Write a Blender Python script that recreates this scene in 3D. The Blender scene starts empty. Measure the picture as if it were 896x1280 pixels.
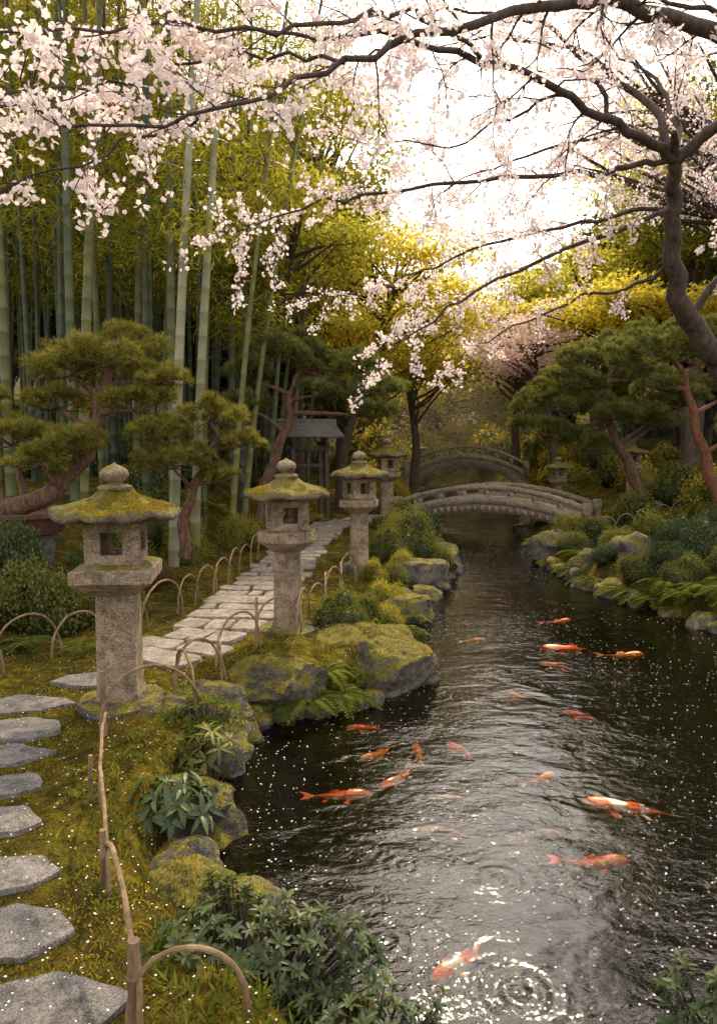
import bpy, math, random, time
import numpy as np
from mathutils import Vector, noise as mnoise
R=np.random.default_rng(7); random.seed(7)
scene=bpy.context.scene
V3=lambda *a: np.array(a,float)

# ------------------------------------------------------------------ helpers
class Geo:
    def __init__(s): s.V=[];s.Q=[];s.T=[];s.tq=[];s.tt=[];s.n=0
    def add(s,v,q=None,t=None,tint=0.5):
        v=np.asarray(v,float).reshape(-1,3)
        if q is not None and len(q):
            q=np.asarray(q,int).reshape(-1,4); s.Q.append(q+s.n)
            s.tq.append(np.broadcast_to(np.asarray(tint,float),(len(q),)) if np.ndim(tint)==0 or len(tint)==len(q) else np.full(len(q),.5))
        if t is not None and len(t):
            t=np.asarray(t,int).reshape(-1,3); s.T.append(t+s.n)
            s.tt.append(np.broadcast_to(np.asarray(tint,float),(len(t),)) if np.ndim(tint)==0 or len(tint)==len(t) else np.full(len(t),.5))
        s.V.append(v); s.n+=len(v)
    def mesh(s,name,mat,smooth=False,sharp=None):
        V=np.concatenate(s.V); Q=np.concatenate(s.Q) if s.Q else np.zeros((0,4),int); T=np.concatenate(s.T) if s.T else np.zeros((0,3),int)
        me=bpy.data.meshes.new(name)
        me.vertices.add(len(V)); me.vertices.foreach_set('co',V.astype(np.float32).ravel())
        loops=np.concatenate([Q.ravel(),T.ravel()]).astype(np.int32)
        me.loops.add(len(loops)); me.loops.foreach_set('vertex_index',loops)
        tot=np.concatenate([np.full(len(Q),4),np.full(len(T),3)]).astype(np.int32)
        st=np.concatenate([[0],np.cumsum(tot)[:-1]]).astype(np.int32)
        me.polygons.add(len(tot)); me.polygons.foreach_set('loop_start',st)
        me.update(calc_edges=True); me.validate()
        tint=np.concatenate(s.tq+s.tt).astype(np.float32)
        if len(me.polygons)==len(tint):
            a=me.attributes.new('tint','FLOAT','FACE'); a.data.foreach_set('value',tint)
        if smooth:
            me.polygons.foreach_set('use_smooth',np.ones(len(me.polygons),bool))
            if sharp: me.set_sharp_from_angle(angle=math.radians(sharp))
        me.materials.append(mat)
        return me
    def obj(s,name,mat,parent=None,smooth=False,sharp=None):
        o=bpy.data.objects.new(name,s.mesh(name,mat,smooth,sharp)); scene.collection.objects.link(o)
        if parent: o.parent=parent
        return o
def empty(name,loc=(0,0,0),rz=0):
    e=bpy.data.objects.new(name,None); e.empty_display_size=.1; e.location=loc; e.rotation_euler=(0,0,rz)
    scene.collection.objects.link(e); return e
def inst(name,me,loc,rz=0,sc=(1,1,1),parent=None):
    o=bpy.data.objects.new(name,me); o.location=loc; o.rotation_euler=(0,0,rz); o.scale=sc
    scene.collection.objects.link(o)
    if parent: o.parent=parent
    return o
def unit(a): return a/np.maximum(np.linalg.norm(a,axis=-1,keepdims=True),1e-9)
def sstep(a,b,x):
    t=np.clip((x-a)/(b-a),0,1); return t*t*(3-2*t)
def hsh(i,j,s): 
    v=np.sin(i*127.1+j*311.7+s*74.7)*43758.5453; return v-np.floor(v)
def vn(x,y,s=0):
    i=np.floor(x);j=np.floor(y);fx=x-i;fy=y-j;fx=fx*fx*(3-2*fx);fy=fy*fy*(3-2*fy)
    return (hsh(i,j,s)*(1-fx)+hsh(i+1,j,s)*fx)*(1-fy)+(hsh(i,j+1,s)*(1-fx)+hsh(i+1,j+1,s)*fx)*fy-.5
def catmull(P,k=6):
    P=np.asarray(P,float); Q=np.vstack([2*P[0]-P[1],P,2*P[-1]-P[-2]]); out=[]
    for i in range(1,len(Q)-2):
        for t in np.linspace(0,1,k,endpoint=False):
            a,b,c,d=Q[i-1],Q[i],Q[i+1],Q[i+2]
            out.append(.5*((2*b)+(c-a)*t+(2*a-5*b+4*c-d)*t*t+(3*b-a-3*c+d)*t**3))
    out.append(P[-1]); return np.array(out)
def tube(g,P,r,k=8,tint=.5,cap=True):
    P=np.asarray(P,float); n=len(P); r=np.broadcast_to(np.asarray(r,float),(n,)) if np.ndim(r) else np.full(n,r)
    T=unit(np.gradient(P,axis=0)); ref=V3(0,0,1) if abs(T[0][2])<.9 else V3(1,0,0)
    u=unit(np.cross(T[0],ref)); ang=np.arange(k)*2*np.pi/k; V=np.zeros((n,k,3))
    for i in range(n):
        u=unit(u-T[i]*np.dot(u,T[i])); w=np.cross(T[i],u)
        V[i]=P[i]+r[i]*(np.cos(ang)[:,None]*u+np.sin(ang)[:,None]*w)
    idx=np.arange(n*k).reshape(n,k); a=idx[:-1];b=idx[1:]
    q=np.stack([a,np.roll(a,-1,1),np.roll(b,-1,1),b],-1).reshape(-1,4)
    v=V.reshape(-1,3)
    t=None
    if cap:
        v=np.vstack([v,P[-1:]]); c=n*k; l=idx[-1]; t=np.stack([l,np.roll(l,-1),np.full(k,c)],-1)
    g.add(v,q,t,tint)
def lathe(g,prof,seg=32,n=0,k=1.,up=0,c=(0,0,0),rot=0,tint=.5,wob=0):
    prof=np.asarray(prof,float); th=np.arange(seg)*2*np.pi/seg
    if n:
        m=np.mod(th,2*np.pi/n)-np.pi/n; f=np.cos(np.pi/n)/np.cos(m); f=1+(f-1)*k; cr=np.abs(m)/(np.pi/n)
    else: f=np.ones(seg); cr=np.zeros(seg)
    R0=prof[:,0].max(); V=[]
    for r,z in prof:
        rr=r*f; zz=z+up*(cr**3)*(r/R0)**3
        p=np.stack([rr*np.cos(th+rot)+c[0],rr*np.sin(th+rot)+c[1],zz+c[2]],-1)
        if wob:
            for q in p: 
                nn=mnoise.noise_vector(Vector((q[0]*6+c[0],q[1]*6,q[2]*6)))*wob; q+=np.array(nn)
        V.append(p)
    V=np.array(V); nr=len(prof); idx=np.arange(nr*seg).reshape(nr,seg); a=idx[:-1];b=idx[1:]
    q=np.stack([a,np.roll(a,-1,1),np.roll(b,-1,1),b],-1).reshape(-1,4); v=V.reshape(-1,3)
    v=np.vstack([v,V[0].mean(0)[None],V[-1].mean(0)[None]])
    t=np.vstack([np.stack([np.roll(idx[0],-1),idx[0],np.full(seg,nr*seg)],-1),np.stack([idx[-1],np.roll(idx[-1],-1),np.full(seg,nr*seg+1)],-1)])
    g.add(v,q,t,tint)
def box(g,c,s,rz=0,tint=.5,bev=0.0):
    c=np.asarray(c,float); s=np.asarray(s,float)/2
    bv=bev or min(s)*.12
    V=[];F=[]; vid={}
    def vid_(sx,sy,sz,ax):
        key=(sx,sy,sz,ax)
        if key not in vid:
            p=V3(sx*s[0],sy*s[1],sz*s[2]); d=V3(sx,sy,sz)*bv; d[ax]=0; vid[key]=len(V); V.append(p-d)
        return vid[key]
    sg=[(-1,-1),(1,-1),(1,1),(-1,1)]
    def mk(ax,sn,a,b):
        o=[0,0,0];o[ax]=sn; oth=[i for i in range(3) if i!=ax]; o[oth[0]]=a;o[oth[1]]=b; return o
    for ax in range(3):
        for sn in (-1,1):
            f=[vid_(*mk(ax,sn,a,b),ax) for a,b in sg]
            flip=(sn==1)==(ax!=1); F.append(f if flip else f[::-1])
    tris=[]
    for ax in range(3):
        o1,o2=[i for i in range(3) if i!=ax]
        for a in (-1,1):
            for b in (-1,1):
                e=[]
                for sn,fa in ((-1,o1),(1,o1),(1,o2),(-1,o2)):
                    o=[0,0,0];o[ax]=sn;o[o1]=a;o[o2]=b; e.append(vid_(*o,fa))
                F.append(e)
    for a in (-1,1):
        for b in (-1,1):
            for d in (-1,1): tris.append([vid_(a,b,d,0),vid_(a,b,d,1),vid_(a,b,d,2)])
    V=np.array(V); cr,sr=math.cos(rz),math.sin(rz)
    V=V@np.array([[cr,sr,0],[-sr,cr,0],[0,0,1]])+c
    g.add(V,F,tris,tint)
def rvec(n): return unit(R.normal(size=(n,3)))
def leaves(g,P,L,W,D=None,upn=.0,tint=None,fold=.15):
    n=len(P); 
    if n==0: return
    A=rvec(n) if D is None else unit(np.asarray(D,float))
    N=rvec(n)+V3(0,0,upn); S=unit(np.cross(A,N)); N=np.cross(S,A)
    L=np.broadcast_to(L,(n,))[:,None]*R.uniform(.7,1.2,(n,1)); W=np.broadcast_to(W,(n,))[:,None]*R.uniform(.8,1.15,(n,1))
    V=np.stack([P,P+A*L*.45+S*W*.5+N*W*fold,P+A*L,P+A*L*.45-S*W*.5+N*W*fold],1).reshape(-1,3)
    if tint is None: tint=R.random(n)
    g.add(V,np.arange(4*n).reshape(n,4),None,np.clip(tint,0,1))
def bigleaf(g,p,a,nrm,L,W,droop=.25,tint=.5):
    a=unit(a); s=unit(np.cross(a,nrm)); n=np.cross(s,a)
    def m(t,sd=0,w=0): return p+a*L*t-n*droop*L*t*t+s*sd*w*W*.5+n*abs(sd)*w*W*.18
    v=[m(0),m(.33),m(.7),m(1),m(.33,1,.9),m(.7,1,.75),m(.33,-1,.9),m(.7,-1,.75)]
    g.add(v,[[1,4,5,2],[1,2,7,6]],[[0,4,1],[2,5,3],[0,1,6],[2,3,7]],tint)

# ------------------------------------------------------------------ materials
def newmat(name):
    m=bpy.data.materials.new(name); m.use_nodes=True; nt=m.node_tree; nt.nodes.clear()
    out=nt.nodes.new('ShaderNodeOutputMaterial'); return m,nt,out
def N(nt,typ,**kw):
    n=nt.nodes.new(typ)
    for k,v in kw.items():
        if k in n.inputs: n.inputs[k].default_value=v
        else: setattr(n,k,v)
    return n
def ramp(nt,src,stops):
    r=nt.nodes.new('ShaderNodeValToRGB'); cr=r.color_ramp
    while len(cr.elements)<len(stops): cr.elements.new(.5)
    for e,(p,c) in zip(cr.elements,stops): e.position=p; e.color=(*c,1) if len(c)==3 else c
    nt.links.new(src,r.inputs[0]); return r.outputs[0]
def mixc(nt,f,a,b,bt='MIX'):
    m=nt.nodes.new('ShaderNodeMix'); m.data_type='RGBA'; m.blend_type=bt
    for sock,val in ((m.inputs[0],f),(m.inputs[6],a),(m.inputs[7],b)):
        if isinstance(val,(int,float)): sock.default_value=val
        elif isinstance(val,tuple): sock.default_value=(*val,1) if len(val)==3 else val
        else: nt.links.new(val,sock)
    return m.outputs[2]
def math_(nt,op,a,b=None,c=None,clamp=False):
    m=nt.nodes.new('ShaderNodeMath'); m.operation=op; m.use_clamp=clamp
    for i,val in enumerate((a,b,c)):
        if val is None: continue
        if isinstance(val,(int,float)): m.inputs[i].default_value=val
        else: nt.links.new(val,m.inputs[i])
    return m.outputs[0]
def leafmat(name,c1,c2,tr=.45,gloss=0.0):
    m,nt,out=newmat(name); at=N(nt,'ShaderNodeAttribute',attribute_name='tint')
    col=ramp(nt,at.outputs['Fac'],[(0,c1),(1,c2)])
    d=N(nt,'ShaderNodeBsdfDiffuse'); t=N(nt,'ShaderNodeBsdfTranslucent'); mx=N(nt,'ShaderNodeMixShader',Fac=tr)
    nt.links.new(col,d.inputs[0]); tc=mixc(nt,1.0,col,(1.6,1.45,.8),'MULTIPLY') if 'blossom' not in name else col; nt.links.new(tc,t.inputs[0])
    nt.links.new(d.outputs[0],mx.inputs[1]); nt.links.new(t.outputs[0],mx.inputs[2]); last=mx.outputs[0]
    if gloss:
        gl=N(nt,'ShaderNodeBsdfGlossy',Roughness=.42); m2=N(nt,'ShaderNodeMixShader',Fac=gloss)
        nt.links.new(last,m2.inputs[1]); nt.links.new(gl.outputs[0],m2.inputs[2]); last=m2.outputs[0]
    nt.links.new(last,out.inputs[0]); return m
def stonemat(name,base,dark,moss=0.5,mosscol=((.05,.05,.012),(.20,.165,.022)),scale=1.,rough=.9,speck=1.):
    m,nt,out=newmat(name); geo=N(nt,'ShaderNodeNewGeometry'); P=geo.outputs['Position']
    n1=N(nt,'ShaderNodeTexNoise',Scale=4*scale,Detail=6.,Roughness=.65); n2=N(nt,'ShaderNodeTexNoise',Scale=110*scale,Detail=2.); n3=N(nt,'ShaderNodeTexNoise',Scale=12*scale,Detail=8.,Roughness=.72)
    for n in (n1,n2,n3): nt.links.new(P,n.inputs['Vector'])
    c=ramp(nt,n1.outputs[0],[(.3,dark),(.65,base)])
    sp=ramp(nt,n2.outputs[0],[(.35,(.45,.45,.45)),(.5,(1,1,1)),(.66,(1.45,1.42,1.38))]); c=mixc(nt,.9*speck,c,sp,'MULTIPLY')
    st=ramp(nt,n3.outputs[0],[(.35,(.32,.30,.26)),(.55,(1,1,1))]); c=mixc(nt,.85,c,st,'MULTIPLY')
    if moss>0:
        sx=N(nt,'ShaderNodeSeparateXYZ'); nt.links.new(geo.outputs['Normal'],sx.inputs[0])
        f=math_(nt,'MULTIPLY_ADD',sx.outputs[2],.45,-.60+moss*.40)
        f=math_(nt,'ADD',f,math_(nt,'MULTIPLY_ADD',n3.outputs[0],1.5,-.48))
        f=math_(nt,'ADD',f,math_(nt,'MULTIPLY_ADD',n1.outputs[0],1.2,-.5))
        f=ramp(nt,f,[(.20,(0,0,0)),(.34,(1,1,1))])
        mc=ramp(nt,n3.outputs[0],[(.35,mosscol[0]),(.62,mosscol[1])]); mc=mixc(nt,.8,mc,sp,'MULTIPLY'); c=mixc(nt,f,c,mc)
    b=N(nt,'ShaderNodeBsdfPrincipled',Roughness=rough); nt.links.new(c,b.inputs['Base Color'])
    b.inputs['Specular IOR Level'].default_value=.25
    bp=N(nt,'ShaderNodeBump',Strength=.9,Distance=.03); hh=math_(nt,'MULTIPLY_ADD',n2.outputs[0],.22,n3.outputs[0])
    nt.links.new(hh,bp.inputs['Height']); nt.links.new(bp.outputs[0],b.inputs['Normal']); nt.links.new(b.outputs[0],out.inputs[0]); return m
def barkmat(name,c1,c2,sc=1.):
    m,nt,out=newmat(name); geo=N(nt,'ShaderNodeNewGeometry'); mp=N(nt,'ShaderNodeMapping'); mp.inputs['Scale'].default_value=(14*sc,14*sc,5*sc)
    nt.links.new(geo.outputs['Position'],mp.inputs[0]); n=N(nt,'ShaderNodeTexNoise',Scale=1.5,Detail=8.,Roughness=.7); nt.links.new(mp.outputs[0],n.inputs['Vector'])
    c=ramp(nt,n.outputs[0],[(.35,c1),(.65,c2)]); b=N(nt,'ShaderNodeBsdfPrincipled',Roughness=.9); nt.links.new(c,b.inputs['Base Color'])
    bp=N(nt,'ShaderNodeBump',Strength=.8,Distance=.02); nt.links.new(n.outputs[0],bp.inputs['Height']); nt.links.new(bp.outputs[0],b.inputs['Normal']); nt.links.new(b.outputs[0],out.inputs[0]); return m

M={}
M['granite']=stonemat('granite_stone',(.42,.32,.225),(.22,.165,.115),.16)
M['roofstone']=stonemat('mossy_roof_stone',(.28,.22,.155),(.10,.08,.055),.66)
M['rock']=stonemat('mossy_rock',(.19,.165,.13),(.05,.045,.035),.70,scale=.8)
M['rock2']=stonemat('wet_rock',(.20,.175,.145),(.05,.045,.038),.36,scale=.8)
M['flag']=stonemat('flagstone',(.27,.245,.225),(.13,.12,.11),0,scale=1.2,rough=.7)
M['pathflag']=stonemat('path_flagstone',(.40,.34,.28),(.21,.175,.145),0,scale=1.2,rough=.75)
M['bridge']=stonemat('bridge_stone',(.45,.36,.27),(.25,.20,.155),.10)
M['cherrybark']=barkmat('cherry_bark',(.025,.017,.014),(.12,.08,.06))
M['pinebark']=barkmat('pine_bark',(.05,.026,.016),(.22,.12,.07))
M['redbark']=barkmat('red_pine_bark',(.08,.028,.018),(.28,.11,.06))
M['wood']=barkmat('weathered_wood',(.03,.022,.018),(.12,.085,.06))
M['canefence']=barkmat('cane_bamboo',(.13,.08,.04),(.34,.22,.12),.6)
M['pot']=barkmat('glazed_pot',(.07,.03,.02),(.13,.055,.035),.3)
M['shingle']=barkmat('roof_shingle',(.06,.055,.05),(.17,.16,.15),.6)
M['azalea']=leafmat('azalea_leaf',(.035,.05,.012),(.20,.20,.04),.35,.02)
M['azgold']=leafmat('golden_leaf',(.11,.11,.015),(.40,.34,.045),.45,.02)
M['azdark']=leafmat('dark_leaf',(.022,.04,.014),(.09,.12,.032),.3,.03)
M['nearleaf']=leafmat('glossy_leaf',(.03,.055,.018),(.13,.16,.045),.3,.035)
M['fern']=leafmat('fern_leaf',(.045,.07,.014),(.19,.21,.04),.45)
M['needle']=leafmat('pine_needle',(.065,.075,.02),(.36,.32,.08),.35)
M['needled']=leafmat('dark_pine_needle',(.05,.07,.028),(.25,.26,.085),.35)
M['bambooleaf']=leafmat('bamboo_leaf',(.065,.08,.012),(.40,.37,.055),.5)
M['maple']=leafmat('yellow_maple_leaf',(.27,.24,.025),(.66,.58,.13),.55)
M['maple2']=leafmat('olive_maple_leaf',(.16,.17,.025),(.50,.46,.11),.52)
M['forest']=leafmat('forest_leaf',(.03,.045,.018),(.15,.155,.045),.4)
M['blossom']=leafmat('cherry_blossom',(.89,.72,.71),(.97,.89,.86),.45)
M['blossomfar']=leafmat('distant_blossom',(.80,.58,.54),(.94,.80,.74),.5)
M['petal']=leafmat('fallen_petal',(.80,.68,.66),(.90,.84,.82),.1)
M['mosstuft']=leafmat('moss_tuft',(.040,.040,.010),(.33,.25,.03),.4)
M['redleaf']=leafmat('reddish_leaf',(.09,.06,.03),(.24,.15,.06),.4)
m,nt,out=newmat('bamboo_culm'); at=N(nt,'ShaderNodeAttribute',attribute_name='tint'); geo=N(nt,'ShaderNodeNewGeometry')
n=N(nt,'ShaderNodeTexNoise',Scale=3.,Detail=4.); nt.links.new(geo.outputs['Position'],n.inputs['Vector'])
c=ramp(nt,at.outputs['Fac'],[(0,(.022,.030,.012)),(.4,(.055,.075,.027)),(.7,(.16,.15,.035)),(1,(.26,.25,.15))]); c=mixc(nt,.6,c,ramp(nt,n.outputs[0],[(.3,(.5,.5,.45)),(.6,(1.1,1.1,1.1))]),'MULTIPLY')
b=N(nt,'ShaderNodeBsdfPrincipled',Roughness=.5); nt.links.new(c,b.inputs['Base Color']); nt.links.new(b.outputs[0],out.inputs[0]); M['culm']=m
# ground
m,nt,out=newmat('moss_ground'); geo=N(nt,'ShaderNodeNewGeometry')
ns=[N(nt,'ShaderNodeTexNoise',Scale=s,Detail=d,Roughness=.65) for s,d in ((1.3,4.),(9.,6.),(70.,4.))]
for q in ns: nt.links.new(geo.outputs['Position'],q.inputs['Vector'])
c=ramp(nt,ns[1].outputs[0],[(.3,(.03,.023,.009)),(.45,(.075,.060,.012)),(.6,(.17,.135,.018)),(.75,(.27,.21,.03))])
c=mixc(nt,ramp(nt,ns[0].outputs[0],[(.40,(0,0,0)),(.60,(.85,.85,.85))]),c,(.040,.036,.012)); 
c=mixc(nt,.7,c,ramp(nt,ns[2].outputs[0],[(.3,(.4,.4,.4)),(.65,(1.3,1.3,1.3))]),'MULTIPLY')
sx=N(nt,'ShaderNodeSeparateXYZ'); nt.links.new(geo.outputs['Position'],sx.inputs[0])
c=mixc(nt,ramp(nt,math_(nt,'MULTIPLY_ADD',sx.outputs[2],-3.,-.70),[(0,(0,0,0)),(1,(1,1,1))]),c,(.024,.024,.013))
b=N(nt,'ShaderNodeBsdfDiffuse'); nt.links.new(c,b.inputs[0]); bp=N(nt,'ShaderNodeBump',Strength=1.,Distance=.03)
h=math_(nt,'MULTIPLY_ADD',ns[2].outputs[0],.5,ns[1].outputs[0]); nt.links.new(h,bp.inputs['Height']); nt.links.new(bp.outputs[0],b.inputs['Normal']); nt.links.new(b.outputs[0],out.inputs[0]); M['ground']=m
# water
m,nt,out=newmat('pond_water'); geo=N(nt,'ShaderNodeNewGeometry'); P=geo.outputs['Position']
mp=N(nt,'ShaderNodeMapping'); mp.inputs['Scale'].default_value=(1.,1.5,1.); nt.links.new(P,mp.inputs[0])
w1=N(nt,'ShaderNodeTexNoise',Scale=2.4,Detail=2.,Roughness=.5,Distortion=.5); w2=N(nt,'ShaderNodeTexNoise',Scale=12.,Detail=3.,Roughness=.55,Distortion=.9)
for q in (w1,w2): nt.links.new(mp.outputs[0],q.inputs['Vector'])
mk=N(nt,'ShaderNodeTexNoise',Scale=.6,Detail=2.); nt.links.new(P,mk.inputs['Vector']); mk=ramp(nt,mk.outputs[0],[(.35,(.3,.3,.3)),(.62,(1,1,1))])
h=math_(nt,'MULTIPLY_ADD',math_(nt,'MULTIPLY',w2.outputs[0],mk),.36,w1.outputs[0])
for (x,y,am,k,fall) in ((.68,2.83,.05,75.,6.),(.10,3.15,.035,85.,8.),(.75,3.62,.03,80.,7.),(.25,3.75,.02,90.,9.),(1.5,4.5,.02,70.,6.)):
    vm=N(nt,'ShaderNodeVectorMath',operation='DISTANCE'); nt.links.new(P,vm.inputs[0]); vm.inputs[1].default_value=(x,y,-.35)
    r=vm.outputs['Value']; s=math_(nt,'SINE',math_(nt,'MULTIPLY',r,k)); e=math_(nt,'EXPONENT',math_(nt,'MULTIPLY',math_(nt,'MULTIPLY',r,r),-fall*fall*.5))
    h=math_(nt,'ADD',h,math_(nt,'MULTIPLY',math_(nt,'MULTIPLY',s,e),am*1.9))
bp=N(nt,'ShaderNodeBump',Strength=.40,Distance=.05); nt.links.new(h,bp.inputs['Height'])
gl=N(nt,'ShaderNodeBsdfGlossy',Roughness=.03); tr=N(nt,'ShaderNodeBsdfTransparent'); tr.inputs[0].default_value=(.86,.85,.76,1)
fr=N(nt,'ShaderNodeFresnel',IOR=1.54); mx=N(nt,'ShaderNodeMixShader'); nt.links.new(bp.outputs[0],gl.inputs['Normal']); nt.links.new(bp.outputs[0],fr.inputs['Normal'])
nt.links.new(fr.outputs[0],mx.inputs[0]); nt.links.new(tr.outputs[0],mx.inputs[1]); nt.links.new(gl.outputs[0],mx.inputs[2]); nt.links.new(mx.outputs[0],out.inputs[0]); M['water']=m
def koimat(name,base,patch,amount,scale=9.,off=0):
    m,nt,out=newmat(name); tc=N(nt,'ShaderNodeTexCoord'); mp=N(nt,'ShaderNodeMapping'); mp.inputs['Location'].default_value=(off,off*.7,0)
    nt.links.new(tc.outputs['Object'],mp.inputs[0]); n=N(nt,'ShaderNodeTexNoise',Scale=scale,Detail=1.5); nt.links.new(mp.outputs[0],n.inputs['Vector'])
    c=mixc(nt,ramp(nt,n.outputs[0],[(amount-.02,(1,1,1)),(amount+.02,(0,0,0))]),base,patch)
    b=N(nt,'ShaderNodeBsdfPrincipled',Roughness=.35); nt.links.new(c,b.inputs['Base Color']); nt.links.new(b.outputs[0],out.inputs[0]); return m
K=[koimat('koi_red',(.95,.34,.10),(.95,.12,.01),.60),koimat('koi_orange',(.95,.55,.25),(.95,.27,.015),.60,off=3),koimat('koi_white_red',(.88,.70,.54),(.95,.17,.02),.54,off=5),koimat('koi_pale_dimmed',(.30,.20,.13),(.55,.16,.03),.52,off=11)]  # last koi: colours darkened to stand in for light lost in deeper water

# ------------------------------------------------------------------ terrain
pond=np.array([(-.15,2.66),(-.42,3.02),(-.75,3.30),(-.97,3.54),(-1.0,3.75),(-.82,4.02),(-.95,4.4),(-.92,4.94),(-.93,5.6),(-.78,5.9),(-.39,5.93),(0.,6.15),(.30,6.45),(.60,6.8),(.68,7.3),(.45,7.9),(.42,8.68),(.6,9.97),(1.0,10.9),(1.35,11.8),(1.65,13),(1.71,14.2),(1.85,17),(2.0,20),(2.2,25),(2.4,30),(2.7,36),(4,38.5),(6,37),(6.4,30),(5.9,25),(4.9,21),(4.35,19),(4.0,16.5),(3.57,13.7),(3.69,11.4),(4.06,10.2),(4.41,8.68),(5.1,7.8),(6.3,6.5),(7,4),(6,1.8),(4,1.2),(2.8,1.9),(2.2,2.45),(1.7,2.62),(1.25,2.45),(1.0,2.0),(.6,1.85),(.1,2.1)])
def sdist(x,y):
    x=np.asarray(x,float);y=np.asarray(y,float); sh=x.shape; x=x.ravel();y=y.ravel(); d=np.full(x.shape,1e9); ins=np.zeros(x.shape,bool)
    for a,b in zip(pond,np.roll(pond,-1,0)):
        e=b-a; t=np.clip(((x-a[0])*e[0]+(y-a[1])*e[1])/(e@e),0,1); d=np.minimum(d,np.hypot(x-a[0]-t*e[0],y-a[1]-t*e[1]))
        c=((a[1]>y)!=(b[1]>y)); xi=(b[0]-a[0])*(y-a[1])/(b[1]-a[1]+1e-12)+a[0]; ins^=c&(x<xi)
    return np.where(ins,-d,d).reshape(sh)
pathpts=catmull([(-1.0,1.2),(-1.08,2.33),(-1.31,2.65),(-1.52,3.07),(-1.77,3.5),(-2.11,4.28),(-2.40,5.1),(-2.26,5.86),(-1.75,6.6),(-1.48,7.36),(-1.37,8.45),(-1.22,10.5),(-1.16,12),(-.99,14),(-.71,16.7),(0.2,18.6),(1.3,19.6)],8)
def pdist(x,y):
    return np.sqrt(((np.asarray(x)[...,None]-pathpts[:,0])**2+(np.asarray(y)[...,None]-pathpts[:,1])**2).min(-1))
def gz(x,y):
    x=np.asarray(x,float);y=np.asarray(y,float); sd=sdist(x,y)
    z=-.37+.37*sstep(-.03,.42,sd)-.75*sstep(0,.9,-sd)
    L=sstep(.3,1.5,sd)
    z=z+L*(.8*sstep(-2.9,-5.5,x)+.4*sstep(-1.9,-4,x)*sstep(10,14,y)+.9*sstep(5,9,x)+.45*sstep(20,29,y)+9*sstep(40,110,y)+4*sstep(12,45,np.abs(x)))
    pd=pdist(x,y) if x.ndim<2 else np.stack([pdist(a,b) for a,b in zip(x,y)])
    nz=.10*vn(x*1.1,y*1.1,1)+.05*vn(x*3.3,y*3.3,2)+.025*vn(x*9,y*9,3)+.012*vn(x*22,y*22,4)
    return z+nz*sstep(-.05,.3,sd)*(.25+.75*sstep(.3,.9,pd))
g1=lambda x,y: float(gz(np.array([x]),np.array([y]))[0])
def axis(parts): return np.unique(np.concatenate(parts).round(4))
gx=axis([-np.geomspace(6,400,26),np.arange(-6,-3,.15),np.arange(-3,2.5,.06),np.arange(2.5,7,.12),np.geomspace(7,400,26)])
gy=axis([-np.geomspace(1,400,14),np.arange(-1,1.5,.25),np.arange(1.5,9,.06),np.arange(9,20,.15),np.arange(20,40,.5),np.geomspace(40,600,24)])
X,Y=np.meshgrid(gx,gy); Z=gz(X,Y); g=Geo(); ny,nx=X.shape; idx=np.arange(nx*ny).reshape(ny,nx)
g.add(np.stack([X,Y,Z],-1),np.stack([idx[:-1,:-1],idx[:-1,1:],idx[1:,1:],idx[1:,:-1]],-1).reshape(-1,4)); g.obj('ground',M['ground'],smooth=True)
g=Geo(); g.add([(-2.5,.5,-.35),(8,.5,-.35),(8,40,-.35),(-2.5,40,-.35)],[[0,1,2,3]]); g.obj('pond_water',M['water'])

# ------------------------------------------------------------------ moss tufts, petals
def ground_scatter(n,x0,x1,y0,y1,cond):
    x=R.uniform(x0,x1,n); y=y0+(y1-y0)*R.random(n)**1.5; sd=sdist(x,y); k=cond(x,y,sd); return x[k],y[k]
x,y=ground_scatter(130000,-3.6,1.6,1.6,11,lambda x,y,s:(s>.03)&(vn(x*1.4,y*1.4,8)+vn(x*5,y*5,9)*.8>-.22)&(x<1.2))
z=gz(x,y); n=len(x); gmoss=Geo(); P=np.stack([x,y,z-.004],-1); D=rvec(n)*.9+V3(0,0,1.0); tn=np.clip(.42+1.3*vn(x*2,y*2,5)+.7*vn(x*7,y*7,15)+R.normal(0,.16,n),0,1)
leaves(gmoss,P,.024+.012*vn(x*3,y*3,6),.008,D,tint=tn); gmoss.obj('moss',M['mosstuft'])
def moss_on(parent,V,F,n,thr=.35,L=.018,seed=0,name='moss_cushion'):
    F=np.asarray(F); a,b,c=V[F[:,0]],V[F[:,1]],V[F[:,2]]; nr=np.cross(b-a,c-a); ar=np.linalg.norm(nr,axis=1); nr=nr/np.maximum(ar[:,None],1e-9)
    i=R.choice(len(F),n,p=ar/ar.sum()); u=R.random((n,2)); k=u.sum(1)>1; u[k]=1-u[k]; P=a[i]+(b-a)[i]*u[:,:1]+(c-a)[i]*u[:,1:]
    cen=V.mean(0); out=np.sign(((P-cen)*nr[i]).sum(1))[:,None]; nn=nr[i]*out
    nz=vn(P[:,0]*5+seed*3.3,P[:,1]*5+seed,7)*.9+vn(P[:,0]*14+seed,P[:,1]*14,8)*.6
    k=nn[:,2]+nz>thr+.35; P=P[k]; nn=nn[k]; 
    if len(P)<5: return
    g=Geo(); leaves(g,P-nn*.003,L,L*.38,nn+rvec(len(P))*.8,tint=np.clip(.42+nz[k]*.9+R.normal(0,.15,len(P)),0,1)); return g.obj(name,M['mosstuft'],parent)

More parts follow.
